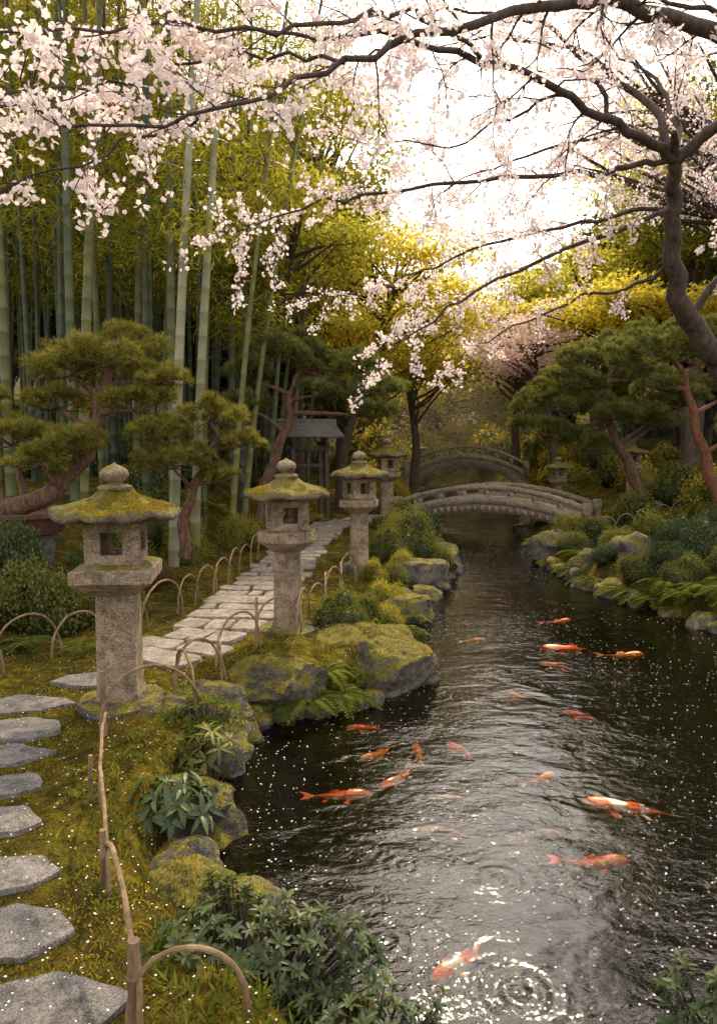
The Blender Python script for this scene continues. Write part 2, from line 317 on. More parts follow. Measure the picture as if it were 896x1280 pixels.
def slab(g,cx,cy,rx,ry,rot,h,z,n=8,pts=None,it=2,cut=.15):
    if pts is None:
        a=np.arange(n)*2*np.pi/n+R.uniform(-.28,.28,n); rr=R.uniform(.80,1.16,n); px=rx*rr*np.cos(a); py=ry*rr*np.sin(a)
        c,s=math.cos(rot),math.sin(rot); pts=np.stack([cx+px*c-py*s,cy+px*s+py*c],-1)
        q=[]; m=len(pts)
        for i in range(m):
            p0,p1=pts[i],pts[(i+1)%m]
            for t in (0,.25,.5,.75): q.append(p0+(p1-p0)*t+(R.normal(0,.006,2) if t else 0))
        pts=np.array(q); it=1; cut=.25
    pts=np.asarray(pts)
    for _ in range(it): pts=np.stack([pts*(1-cut)+np.roll(pts,-1,0)*cut,pts*cut+np.roll(pts,-1,0)*(1-cut)],1).reshape(-1,2)
    n=len(pts); c=pts.mean(0); V=[]
    for f,zz in ((1.01,z-.06),(1.0,z+h*.7),(.975,z+h*.95),(.93,z+h),(.65,z+h*1.02),(.3,z+h*1.0)):
        q=c+(pts-c)*f; V.append(np.column_stack([q,np.full(n,zz)+(.018*vn(q[:,0]*5,q[:,1]*5,11)+.007*vn(q[:,0]*19,q[:,1]*19,12) if f<.98 else 0)]))
    V=np.concatenate(V); k=6; idx=np.arange(k*n).reshape(k,n); a=idx[:-1];b=idx[1:]
    q=np.stack([a,np.roll(a,-1,1),np.roll(b,-1,1),b],-1).reshape(-1,4); V=np.vstack([V,[c[0],c[1],z+h]])
    t=np.stack([idx[-1],np.roll(idx[-1],-1),np.full(n,k*n)],-1); g.add(V,q,t)
for i,(cx,cy,rx,ry,ro) in enumerate([(-1.06,2.30,.27,.16,.1),(-1.38,2.68,.27,.155,-.1),(-1.60,3.08,.25,.16,.2),(-1.86,3.50,.24,.16,.1),(-2.0,3.90,.25,.155,.3),(-2.18,4.30,.27,.16,.1),(-2.30,4.74,.33,.19,-.1),(-2.50,5.24,.38,.20,.05),(-2.16,5.80,.37,.21,.25),(-1.0,1.85,.24,.17,0)]):
    g=Geo(); slab(g,cx,cy,rx,ry,ro,.022,g1(cx,cy)+.006,n=int(R.integers(6,9))); g.obj('stepping_stone',M['flag'],smooth=True,sharp=40)
g=Geo(); cl=catmull([(-1.95,6.25),(-1.75,6.6),(-1.48,7.36),(-1.37,8.45),(-1.22,10.5),(-1.16,12),(-.99,14),(-.71,16.7),(0.2,18.6),(1.1,19.5)],40)
seg=np.r_[0,np.cumsum(np.hypot(*np.diff(cl,axis=0).T))]; s=0.
def at(s): return V3(np.interp(s,seg,cl[:,0]),np.interp(s,seg,cl[:,1]))
while s<seg[-1]-.5:
    d=R.uniform(.30,.46); a=at(s);b=at(s+d); t0=unit(b-a); n0=V3(-t0[1],t0[0]); w=R.uniform(.40,.54); k=R.choice([1,2,2,3]); cuts=np.r_[-w,np.sort(R.uniform(-.6,.6,k-1))*w if k==2 else (np.array([-.3,.33])*w+R.uniform(-.06,.06,2) if k==3 else []),w*R.uniform(.9,1.1)]
    for l,r in zip(cuts[:-1],cuts[1:]):
        gp=.022; j=lambda: R.uniform(-.035,.035,2)
        pts=[a+n0*(l+gp)+t0*gp+j()*.6,a+n0*((l+r)/2)+t0*(gp+R.uniform(-.01,.03)),a+n0*(r-gp)+t0*gp+j()*.6,b+n0*(r-gp)-t0*gp+j(),b+n0*((l+r)/2)-t0*gp+j()*.5,b+n0*(l+gp)-t0*gp+j()]
        c=np.mean(pts,0); slab(g,0,0,0,0,0,.03,g1(*c)+.01+R.uniform(0,.008),pts=pts)
    s+=d
for k in range(6):
    slab(g,5.6+k*.42,17.3+R.uniform(-.2,.2),.3,.3,0,.03,g1(5.6+k*.42,17.3)+.04)
g.obj('flagstone_path',M['pathflag'],smooth=True,sharp=50)

def petals(x,y,z,size,name):
    n=len(x); g=Geo(); a=R.uniform(0,6.28,n); D=np.stack([np.cos(a),np.sin(a),R.normal(0,.12,n)],-1); leaves(g,np.stack([x,y,z],-1),size*R.uniform(.6,1.2,n),size*.8,D,upn=6,fold=.05); g.obj(name,M['petal'])
n=9500; x=R.uniform(-1.2,6,n); y=1.9+16*R.random(n)**1.3; k=(sdist(x,y)<-.02)&(vn(x*1.2,y*.8,21)+.6*vn(x*4,y*3,22)>-.32+.5*R.random(n)); x,y=x[k],y[k]; petals(x,y,np.full(len(x),-.346),.0145,'floating_petals')
x,y=ground_scatter(5000,-4,1.5,1.8,14,lambda x,y,s:s>.05); petals(x,y,gz(x,y)+.032+.01*R.random(len(x)),.012,'fallen_petals')

# ------------------------------------------------------------------ rocks
import bmesh
def rock_geo(r,seed,sub=4,soft=False):
    bm=bmesh.new(); bmesh.ops.create_icosphere(bm,subdivisions=sub,radius=1)
    o=Vector((seed*3.1,seed*1.7,seed*.9)); rg=random.Random(int(seed*97))
    planes=[] if soft else [(Vector((rg.gauss(0,1),rg.gauss(0,1),rg.gauss(0,.8))).normalized(),rg.uniform(.62,.9)) for _ in range(12)]
    for v in bm.verts:
        p=v.co.copy(); q=p.copy()
        for nn,d in planes:
            e=q.dot(nn)-d
            if e>0: q-=nn*e*.85
        d=1+.22*mnoise.noise(p*1.3+o)+.12*mnoise.noise(p*3+o)+.06*mnoise.noise(p*7+o)+.03*mnoise.noise(p*15+o)
        v.co=Vector((q.x*r[0],q.y*r[1],q.z*r[2]))*d
    V=np.array([v.co[:] for v in bm.verts]); T=np.array([[v.index for v in f.verts] for f in bm.faces]); bm.free(); return V,T
def rock(x,y,r,sd,z=None,mat='rock',rz=0):
    g=Geo(); r=tuple(np.array(r)*1.15); V,T=rock_geo(r,sd,5 if r[0]>.28 and y<9 else (4 if r[0]>.28 or y<6 else 3)); g.add(V,None,T); o=g.obj('rock',M[mat],smooth=True,sharp=38); o.location=(x,y,g1(x,y) if z is None else z); o.rotation_euler=(0,0,rz)
    if y<13: moss_on(o,V,T,int(min(9000,26000*r[0]*r[1])) if y<9 else int(9000*r[0]*r[1]),.26 if mat=='rock' else .58,.018,sd)
    return o
rock(.30,6.75,(.42,.40,.34),1,z=-.20); rock(.0,7.1,(.5,.4,.22),2,z=-.1)
rock(-.70,6.05,(.42,.28,.28),3,z=-.17); rock(-1.12,5.45,(.33,.26,.2),4,z=-.12,mat='rock2'); rock(-1.55,5.18,(.30,.22,.11),15,z=-.03,mat='rock2')
rock(-1.02,4.95,(.26,.24,.18),5,z=-.22,mat='rock2'); rock(-1.0,4.15,(.26,.26,.17),6,z=-.25); rock(-.80,3.25,(.26,.2,.13),7,z=-.20); rock(-.55,3.1,(.3,.2,.12),8,z=-.22,mat='rock2')
rock(.95,11.3,(.50,.4,.28),9,z=-.12,mat='rock2'); rock(.62,9.3,(.35,.3,.22),10,z=-.2); rock(1.5,12.9,(.4,.4,.28),11,z=-.15,mat='rock2')
rock(3.75,13.9,(.40,.4,.34),12,z=-.08,mat='rock2'); rock(3.95,12.3,(.4,.35,.28),13,z=-.15); rock(4.5,11.8,(.40,.35,.34),14,z=.08,mat='rock2')
per=np.vstack([pond,pond[:1]])
for i in range(len(pond)):
    a,b=per[i],per[i+1]; d=np.linalg.norm(b-a); s=R.uniform(0,.3)
    if a[1]<1.9: continue
    while s<d:
        p=a+(b-a)*s/d; big=.12+.11*R.random()**2+(.06 if p[1]>9 else 0)
        rock(p[0]+R.uniform(-.05,.07),p[1]+R.uniform(-.05,.05),(big,big*R.uniform(.7,1),big*R.uniform(.5,.8)),20+i+s*3,z=-.37+R.uniform(0,.06),mat=R.choice(['rock','rock2']),rz=R.uniform(0,6))
        s+=big*R.uniform(1.4,3.2)+.1

# ------------------------------------------------------------------ lanterns
def lantern(x,y,z,s=1.,rz=0,kind=0,moss=3500):
    e=empty('stone_lantern',(x,y,z),rz); e.scale=(s,s,s)
    n=4 if kind==0 else 0; k=1 if n else 0; ro=math.pi/4
    g=Geo(); lathe(g,[(.30,-.08),(.33,0),(.32,.05),(.27,.075)],32,0,c=(0,0,0),wob=.03); g.obj('base_stone',M['rock2'],e,True,40)
    pr=.20 if n else .145
    g=Geo(); lathe(g,[(pr*1.12,.05),(pr*1.12,.10),(pr*1.02,.13),(pr,.40),(pr*.97,.86),(pr*1.02,.88)],48,n,k,rot=ro,wob=.004); g.obj('post',M['granite'],e,True,30)
    sc=1.0 if n else .78
    g=Geo(); lathe(g,[(.20*sc,.86),(.27*sc,.90),(.385*sc,.965),(.40*sc,.975),(.40*sc,1.06),(.385*sc,1.075),(.30*sc,1.10)],48,n or 6,1,rot=ro,wob=.008); g.obj('platform',M['granite'],e,True,30)
    g=Geo(); w=.19; t=.045; z0,z1=1.10,1.40; hw=.078; h0,h1=1.17,1.335
    for q in range(4):
        a=q*math.pi/2; c_,s_=math.cos(a),math.sin(a); wi=w-t
        o=[(-w,z0),(w,z0),(w,z1),(-w,z1)]; ob=[(-wi,z0),(wi,z0),(wi,z1),(-wi,z1)]; hl=[(-hw,h0),(hw,h0),(hw,h1),(-hw,h1)]
        V=[(p[0],-w,p[1]) for p in o]+[(p[0],-w,p[1]) for p in hl]+[(p[0],-wi,p[1]) for p in ob]+[(p[0],-wi,p[1]) for p in hl]
        V=np.array(V)@np.array([[c_,s_,0],[-s_,c_,0],[0,0,1]]); F=[]
        for i in range(4):
            j=(i+1)%4; F+= [[i,j,4+j,4+i],[8+j,8+i,12+i,12+j],[4+i,4+j,12+j,12+i]]
        g.add(V,F)
    lathe(g,[(.25,1.385),(.25,1.405)],4,4,1,rot=ro); g.obj('fire_box',M['granite'],e,False)
    prof=[(.20,1.40),(.30,1.405),(.43,1.425),(.462,1.42),(.475,1.435),(.472,1.462),(.44,1.484),(.36,1.512),(.27,1.545),(.17,1.59),(.12,1.63),(.10,1.64)]
    g=Geo(); lathe(g,prof,72,6,.55,up=.035,rot=.2,wob=.024)
    o=g.obj('roof',M['roofstone'],e,True,60); V=g.V[0]; Q=g.Q[0]; T=np.vstack([Q[:,[0,1,2]],Q[:,[0,2,3]]]); T=T[V[T].mean(1)[:,2]>1.46]
    if moss: moss_on(e,V,T,moss,.66,.018,x,'roof_moss')
    g=Geo(); lathe(g,[(.09,1.625),(.12,1.635),(.125,1.655),(.09,1.67),(.06,1.675),(.05,1.685),(.075,1.70),(.10,1.73),(.102,1.755),(.085,1.785),(.05,1.808),(.02,1.82),(.006,1.835)],32,wob=.006); g.obj('finial',M['granite'],e,True,50)
    return e
lantern(-1.78,5.26,.0,.99,.12,0,10000); lantern(-.735,7.36,0,.985,.3,0.5,10000); lantern(.01,11.1,.02,1.0,.5,1,4000); lantern(.66,16.6,.2,1.03,.3,1,2000)
lantern(5.4,19.5,.15,.8,.3,1,800); lantern(7.0,18.5,.5,.85,.1,1,800); lantern(2.6,31.5,.5,.85,.1,1,0)

# ------------------------------------------------------------------ bridges
def bridge(p0,p1,zend,rise,width,railh,th):
    p0=V3(*p0);p1=V3(*p1); c=(p0+p1)/2; L=np.linalg.norm(p1-p0); a=math.atan2(p1[1]-p0[1],p1[0]-p0[0]); e=empty('arched_stone_bridge',(c[0],c[1],0),a); H=L/2
    zz=lambda x: zend+rise*(1-(x/H)**2)
    def band(g,xs,y0,y1,b,t):
        n=len(xs); V=[]
        for i,x in enumerate(xs): V+=[(x,y0,b[i]),(x,y1,b[i]),(x,y1,t[i]),(x,y0,t[i])]
        F=[]
        for i in range(n-1):
            o=i*4
            for k in range(4): F.append([o+k,o+4+k,o+4+(k+1)%4,o+(k+1)%4])
        F+=[[0,1,2,3],[4*n-1,4*n-2,4*n-3,4*n-4]]; g.add(V,F)
    xs=np.linspace(-H,H,41); g=Geo(); t=zz(xs)
    u=np.clip(xs/(H*.86),-1,1); und=np.minimum(t-th*.6,-.5+(zend+rise-th+.5)*np.sqrt(np.maximum(1-u*u,0))**.8)
    band(g,xs,-width/2,width/2,und,t); g.obj('deck',M['bridge'],e)
    for sg in (-1,1):
        g=Geo(); y=sg*(width/2-.05); 
        band(g,xs,y-.09,y+.09,t-.13,t+.07); g.obj('kerb_beam',M['bridge'],e)
        g=Geo(); band(g,xs,y-.07,y+.07,t+railh-.12,t+railh); g.obj('top_rail',M['bridge'],e)
        g=Geo(); n=9
        for i,x in enumerate(np.linspace(-H+.12,H-.12,n)):
            big=i in (0,n-1); w=.2 if big else .16; box(g,(x,y,zz(x)+railh/2+(0.0 if not big else .03)),(w,w if big else .12,railh-.02+(.14 if big else -.16)),bev=.012)
        g.obj('rail_posts',M['bridge'],e)
        g=Geo(); 
        for i,x in enumerate(np.linspace(-H+.3,H-.3,26)): box(g,(x,sg*(width/2+.035),zz(x)-.22),(.07,.06,.12),bev=.008)
        g.obj('fascia_blocks',M['bridge'],e)
    return e
bridge((1.25,19.6),(5.75,17.3),.10,.50,1.5,.34,.34); bridge((2.0,30.6),(7.0,29.6),.68,.80,1.6,.42,.45)

# ------------------------------------------------------------------ cane hoop fence
def hoop(pa,pb,h,r=.011,g=None):
    pa=V3(*pa);pb=V3(*pb); za,zb=g1(*pa)-.03,g1(*pb)-.03; P=[]
    for t in np.linspace(0,1,17):
        a=math.pi*t; xy=pa+(pb-pa)*(.5-.5*math.cos(a)); P.append((xy[0]+R.normal(0,.003),xy[1],za+(zb-za)*t+h*math.sin(a)**.75))
    tube(g,P,r,7)
rowR=[(-.40,2.30),(-.74,2.26),(-1.10,3.0),(-1.40,3.75),(-1.66,4.6),(-1.18,5.05),(-1.42,5.5),(-1.12,5.75),(-1.22,6.15),(-.95,6.55),(-1.0,7.0),(-.62,7.15),(-.55,7.7),(-.38,8.1),(-.40,8.7),(-.22,9.1),(-.25,9.8),(-.05,10.2),(-.05,10.9),(.1,11.5),(.15,12.2)]
rowL=[(-3.5,5.6),(-3.05,5.9),(-2.78,6.45),(-2.55,6.95),(-2.25,7.4),(-2.05,8.1),(-1.98,8.7),(-1.86,9.2),(-1.80,9.9),(-1.78,10.7),(-1.72,11.4),(-1.70,12.1),(-1.6,12.9),(-1.6,13.6)]
for nm,row in (('a',rowR),('b',rowL)):
    g=Geo()
    for i in range(len(row)-1):
        a,b=np.array(row[i]),np.array(row[i+1]); ext=(b-a)*.12; near=(nm=='a' and i<4)
        hoop(a-ext*.6,b+ext,(.30 if near else (.52 if nm=='a' and i<7 else .44))+R.uniform(-.03,.05),(.009 if near else .010)+.002*R.random(),g=g)
    if nm=='a':
        for (x,y),hh,rr in (((-.755,2.26),.30,.021),((-1.12,3.0),.27,.014),((-1.68,4.6),.44,.020),((-1.44,3.72),.28,.012)):
            zb=g1(x,y); tube(g,[(x,y,zb-.1),(x,y,zb+hh*.55),(x,y,zb+hh*.56),(x,y,zb+hh*.58),(x+.004,y,zb+hh)],[rr,rr*.97,rr*1.1,rr*.97,rr*.95],12)
    g.obj('bamboo_hoop_fence',M['canefence'],smooth=True,sharp=50)
g=Geo()
rr_=[(4.9,13.6),(5.15,13.2),(5.5,12.9),(5.9,12.6),(4.75,14.6)]
for a,b in ((0,1),(1,2),(2,3)): hoop(rr_[a],rr_[b],.42,g=g,r=.015)
for k in range(5): hoop((5.2+k*.35,15.6-k*.1),(5.6+k*.35,15.5-k*.1),.4,g=g,r=.014)
g.obj('bamboo_hoop_fence',M['canefence'],smooth=True)

# ------------------------------------------------------------------ koi
def koi(x,y,head,L,mat,depth=.045,bend=.12):
    e=empty('koi_fish',(x,y,-.35-depth),math.radians(head)); n=18; t=np.linspace(0,1,n)
    w=.098*np.sin(np.pi*np.clip(t,0,1)**.62)**.8*(1-.35*t)+.010; w[0]=.018; hh=w*1.2
    X=(.5-t*.80)*L; Yc=bend*L*np.sin(t*4.2-.6)*(t**1.3)*.8; k=12; a=np.arange(k)*2*np.pi/k
    V=np.stack([np.broadcast_to(X[:,None],(n,k)),Yc[:,None]+w[:,None]*L*np.cos(a)*.9,hh[:,None]*L*np.sin(a)*.7],-1)
    g=Geo(); idx=np.arange(n*k).reshape(n,k); A=idx[:-1];B=idx[1:]; q=np.stack([A,np.roll(A,-1,1),np.roll(B,-1,1),B],-1).reshape(-1,4)
    v=np.vstack([V.reshape(-1,3),[X[0]+.02*L,Yc[0],0],[X[-1],Yc[-1],0]]); tt=np.vstack([np.stack([idx[0],np.roll(idx[0],-1),np.full(k,n*k)],-1),np.stack([idx[-1],np.roll(idx[-1],-1),np.full(k,n*k+1)],-1)])
    g.add(v,q,tt); g.obj('body',mat,e,True)
    g=Geo(); tx,ty=X[-1],Yc[-1]
    g.add([(tx+.02*L,ty,0),(tx-.10*L,ty+.06*L,.02*L),(tx-.21*L,ty+.085*L,.03*L),(tx-.13*L,ty+.015*L,0),(tx-.20*L,ty-.045*L,-.03*L),(tx-.10*L,ty-.04*L,-.02*L)],[[0,1,2,3],[0,3,4,5]])
    for sg in (-1,1):
        bx=.22*L; g.add([(bx,sg*.07*L,-.02*L),(bx-.05*L,sg*.16*L,-.03*L),(bx-.12*L,sg*.155*L,-.03*L),(bx-.07*L,sg*.07*L,-.02*L)],[[0,1,2,3]])
        bx=-.1*L; g.add([(bx,sg*.05*L,-.03*L),(bx-.05*L,sg*.10*L,-.04*L),(bx-.09*L,sg*.09*L,-.04*L),(bx-.06*L,sg*.04*L,-.03*L)],[[0,1,2,3]])
    g.add([(.1*L,0,.06*L),(.02*L,0,.085*L),(-.12*L,Yc[10],.07*L),(-.10*L,Yc[10],.04*L)],[[0,1,2,3]]); g.obj('fins',mat,e)
    g=Geo()
    for sg in (-1,1): lathe(g,[(.002,-.008*L),(.012*L,0),(.002,.008*L)],8,c=(X[1]-.02*L,sg*.040*L,.02*L))
    g.obj('eyes',M['wood'],e)
for k in [(.08,5.74,175,.36,0),(.16,5.27,222,.40,1),(.455,5.25,95,.34,1),(.79,5.3,125,.34,0),(.293,4.87,232,.46,2),(-.15,4.6,3,.48,0),(1.25,4.83,35,.34,1),(1.755,4.42,163,.62,2),(1.29,3.84,2,.46,0),
    (1.05,4.15,12,.34,3,.06),(.52,4.18,175,.42,3,.06),(.48,3.08,222,.44,2),(1.94,5.98,140,.40,0),(2.1,7.4,150,.42,1),(2.59,9.3,20,.50,0),(2.41,8.04,176,.66,0),(2.9,7.8,5,.55,1),(1.5,6.5,130,.30,1),(.52,4.6,10,.3,3,.06),(1.35,8.4,10,.35,1)]:
    koi(k[0],k[1],k[2],k[3],K[k[4]],*(k[5:6] or (.036,)),bend=R.uniform(-.2,.2))

# ------------------------------------------------------------------ shrubs
def shrub_mesh(seed,n,L,W,mat):
    g=Geo(); K_=16; cs=rvec(K_)*R.uniform(.35,.68,(K_,1)); cs[:,2]=np.abs(cs[:,2])*.9
    d=rvec(n); d[:,2]=np.abs(d[:,2])*1.0-.25*R.random(n); d=unit(d)
    ci=R.integers(0,K_,n); P=cs[ci]+d*R.uniform(.24,.40,(n,1))*(1+.2*R.normal(size=(n,1))*.5)
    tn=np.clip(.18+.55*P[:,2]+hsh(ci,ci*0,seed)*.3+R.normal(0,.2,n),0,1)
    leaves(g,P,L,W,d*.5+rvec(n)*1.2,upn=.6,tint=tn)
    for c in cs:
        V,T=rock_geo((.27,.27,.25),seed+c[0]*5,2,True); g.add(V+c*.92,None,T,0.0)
    return g.mesh('shrub_mesh',mat)
SH={};SF={}
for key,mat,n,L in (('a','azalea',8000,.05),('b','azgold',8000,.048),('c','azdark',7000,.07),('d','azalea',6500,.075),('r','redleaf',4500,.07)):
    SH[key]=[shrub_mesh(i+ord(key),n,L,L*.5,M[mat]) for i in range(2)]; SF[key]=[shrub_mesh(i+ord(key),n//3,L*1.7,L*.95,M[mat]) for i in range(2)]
def shrub(x,y,rx,h,key,name='azalea_shrub',z=None):
    z=g1(x,y) if z is None else z
    inst(name,(SH if y<13.7 else SF)[key][R.integers(0,2)],(x,y,z-.05*h),R.uniform(0,6.28),(rx,rx*R.uniform(.85,1.1),h*.98))
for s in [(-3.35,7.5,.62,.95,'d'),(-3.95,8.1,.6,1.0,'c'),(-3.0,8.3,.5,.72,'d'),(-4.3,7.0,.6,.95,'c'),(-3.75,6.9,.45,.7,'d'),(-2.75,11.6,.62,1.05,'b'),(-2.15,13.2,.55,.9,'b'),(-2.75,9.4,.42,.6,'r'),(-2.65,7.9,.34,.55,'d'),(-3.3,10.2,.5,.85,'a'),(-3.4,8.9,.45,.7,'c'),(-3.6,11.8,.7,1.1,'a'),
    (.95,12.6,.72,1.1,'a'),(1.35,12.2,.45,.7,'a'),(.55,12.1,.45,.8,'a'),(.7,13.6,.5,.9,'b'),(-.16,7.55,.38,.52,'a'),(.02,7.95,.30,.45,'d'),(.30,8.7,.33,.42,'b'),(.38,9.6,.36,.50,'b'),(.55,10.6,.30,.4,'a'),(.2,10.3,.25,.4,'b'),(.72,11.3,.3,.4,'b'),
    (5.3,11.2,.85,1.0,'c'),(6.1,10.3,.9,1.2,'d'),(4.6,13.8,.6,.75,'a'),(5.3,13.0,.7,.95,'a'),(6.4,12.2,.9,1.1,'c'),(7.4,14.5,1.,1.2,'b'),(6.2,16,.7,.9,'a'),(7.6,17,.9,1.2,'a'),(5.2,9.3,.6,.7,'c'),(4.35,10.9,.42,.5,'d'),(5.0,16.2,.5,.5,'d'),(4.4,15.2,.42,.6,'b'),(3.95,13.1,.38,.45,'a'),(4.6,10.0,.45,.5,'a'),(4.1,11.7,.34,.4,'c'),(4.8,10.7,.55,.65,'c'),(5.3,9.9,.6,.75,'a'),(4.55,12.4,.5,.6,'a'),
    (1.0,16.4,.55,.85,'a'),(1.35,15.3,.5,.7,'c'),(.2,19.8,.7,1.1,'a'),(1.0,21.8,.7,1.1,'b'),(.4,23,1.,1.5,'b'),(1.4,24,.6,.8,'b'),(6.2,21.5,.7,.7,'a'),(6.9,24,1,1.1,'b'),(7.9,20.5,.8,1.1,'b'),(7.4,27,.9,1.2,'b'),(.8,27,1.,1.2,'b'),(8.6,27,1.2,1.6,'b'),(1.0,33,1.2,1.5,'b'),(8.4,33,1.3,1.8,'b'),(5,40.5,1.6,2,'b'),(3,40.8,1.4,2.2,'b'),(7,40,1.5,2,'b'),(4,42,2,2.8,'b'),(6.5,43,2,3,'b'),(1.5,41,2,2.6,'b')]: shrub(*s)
for i in range(36):
    sd=R.choice([-1,1]); y=R.uniform(12,32); x=(-3.2-abs(R.normal(0,3.5))) if sd<0 else (7.8+abs(R.normal(0,3.5)))
    shrub(x,y,R.uniform(.6,1.2),R.uniform(.9,1.6),R.choice(['a','c','a','d','b']))

def whorlplant(name,c,rad,nst,L,W,nl,mat='nearleaf',droop=.25):
    e=empty(name,c); g=Geo(); gs=Geo()
    for i in range(nst):
        d=rvec(1)[0]; d[2]=abs(d[2])*.9; r=R.uniform(.45,1)**.6*(1+.22*math.sin(3*math.atan2(d[1],d[0])+c[0]*9)+R.normal(0,.06)); tip=d*np.array(rad)*r
        b=V3(d[0]*.15*rad[0],d[1]*.15*rad[1],-.22); m=(b+tip)/2+V3(0,0,-.03); tube(gs,catmull([b,m,tip],3),[.006,.006,.005,.005,.004,.004,.003],5)
        ax=unit(d+V3(0,0,.8)); u=unit(np.cross(ax,V3(.3,.5,.1))); v=np.cross(ax,u); tn=.12+.6*max(tip[2]/rad[2],0)
        for k in range(nl):
            a=k*2.4+R.uniform(-.3,.3); el=R.uniform(.15,.75); dr=(math.cos(a)*u+math.sin(a)*v)*math.cos(el)+ax*math.sin(el)
            bigleaf(g,tip+ax*R.uniform(-.25,.1)*L,dr,ax,L*R.uniform(.65,1.1),W*R.uniform(.8,1.1),droop,np.clip(tn+R.normal(0,.22),0,1))
    g.obj('leaves',M[mat],e,True); gs.obj('stems',M['wood'],e)
whorlplant('azalea_shrub',(-.46,2.76,-.17),(.52,.32,.30),250,.056,.021,8)
whorlplant('azalea_shrub',(-.02,2.50,-.30),(.38,.20,.24),130,.050,.019,8)
whorlplant('azalea_shrub',(1.42,2.52,-.26),(.30,.22,.26),110,.052,.02,8)
whorlplant('laurel_plant',(-1.06,4.0,-.12),(.27,.24,.20),22,.13,.038,7,droop=.4)
whorlplant('laurel_plant',(-.98,4.55,-.10),(.22,.2,.22),18,.12,.028,8,'azalea',droop=.4)
whorlplant('nandina_plant',(-1.12,5.0,-.02),(.28,.22,.22),38,.09,.018,8,'fern',droop=.35)
def fern(x,y,s,n=11,z=None,mat='fern'):
    e=empty('fern',(x,y,(g1(x,y) if z is None else z)),0); g=Geo()
    for i in range(n):
        a=i*2*math.pi/n+R.uniform(-.25,.25); L=s*R.uniform(.7,1.1); lift=R.uniform(.5,.9); P=[]
        for t in np.linspace(0,1,20): P.append((math.cos(a)*L*t,math.sin(a)*L*t,L*(lift*t-.95*lift*t*t-.15*t*t)))
        P=np.array(P); tube(g,P,.003*s/.3,4,.2); T=unit(np.gradient(P,axis=0)); tn=R.uniform(.2,.9)
        for j in range(2,20):
            w=L*.30*math.sin(math.pi*(j/20)**.75)**.7+.006; s_=unit(np.cross(T[j],V3(0,0,1)))
            D=np.array([s_+T[j]*.45-V3(0,0,.15),-s_+T[j]*.45-V3(0,0,.15)]); leaves(g,np.array([P[j],P[j]]),w,L*.055,D,upn=5,tint=np.clip(np.array([tn,tn])+R.normal(0,.1,2),0,1),fold=.05)
    g.obj('fronds',M[mat],e)
for f in [(-.42,5.98,.40),(-.18,6.12,.38),(-.62,5.85,.32),(-.30,6.25,.34),(.62,8.2,.28),(.66,9.0,.3),(.05,6.45,.24),(-1.0,4.75,.2),(-.95,5.3,.2),(4.0,10.6,.5),(4.35,10.0,.5),(3.8,11.3,.44),(4.6,9.4,.52),(4.75,9.0,.48),(3.75,12.2,.42),(4.9,8.6,.55),(4.15,10.2,.45),(5.0,9.6,.5),(3.9,12.7,.4),(1.2,12.0,.35),(3.7,13.3,.4),(1.65,14.6,.35),(4.2,17.2,.4),(-2.6,6.6,.25),(-3.1,6.6,.3),(4.45,9.5,.45),(4.2,9.9,.4)]: fern(f[0],f[1],f[2],z=max(g1(f[0],f[1]),-.3)+.06)
g=Geo(); x,y=ground_scatter(6500,-1.6,6,2.2,20,lambda x,y,s:(s>.0)&(s<.6)&(vn(x*2.2,y*2.2,31)>-.05)); z=gz(x,y)
for k in range(7): leaves(g,np.stack([x,y,z],-1)+R.normal(0,.02,(len(x),3)),.075,.013,rvec(len(x))*.8+V3(0,0,.8),tint=np.clip(.4+vn(x*3,y*3,2)+R.normal(0,.15,len(x)),0,1))
g.obj('ground_cover_grass',M['fern'])

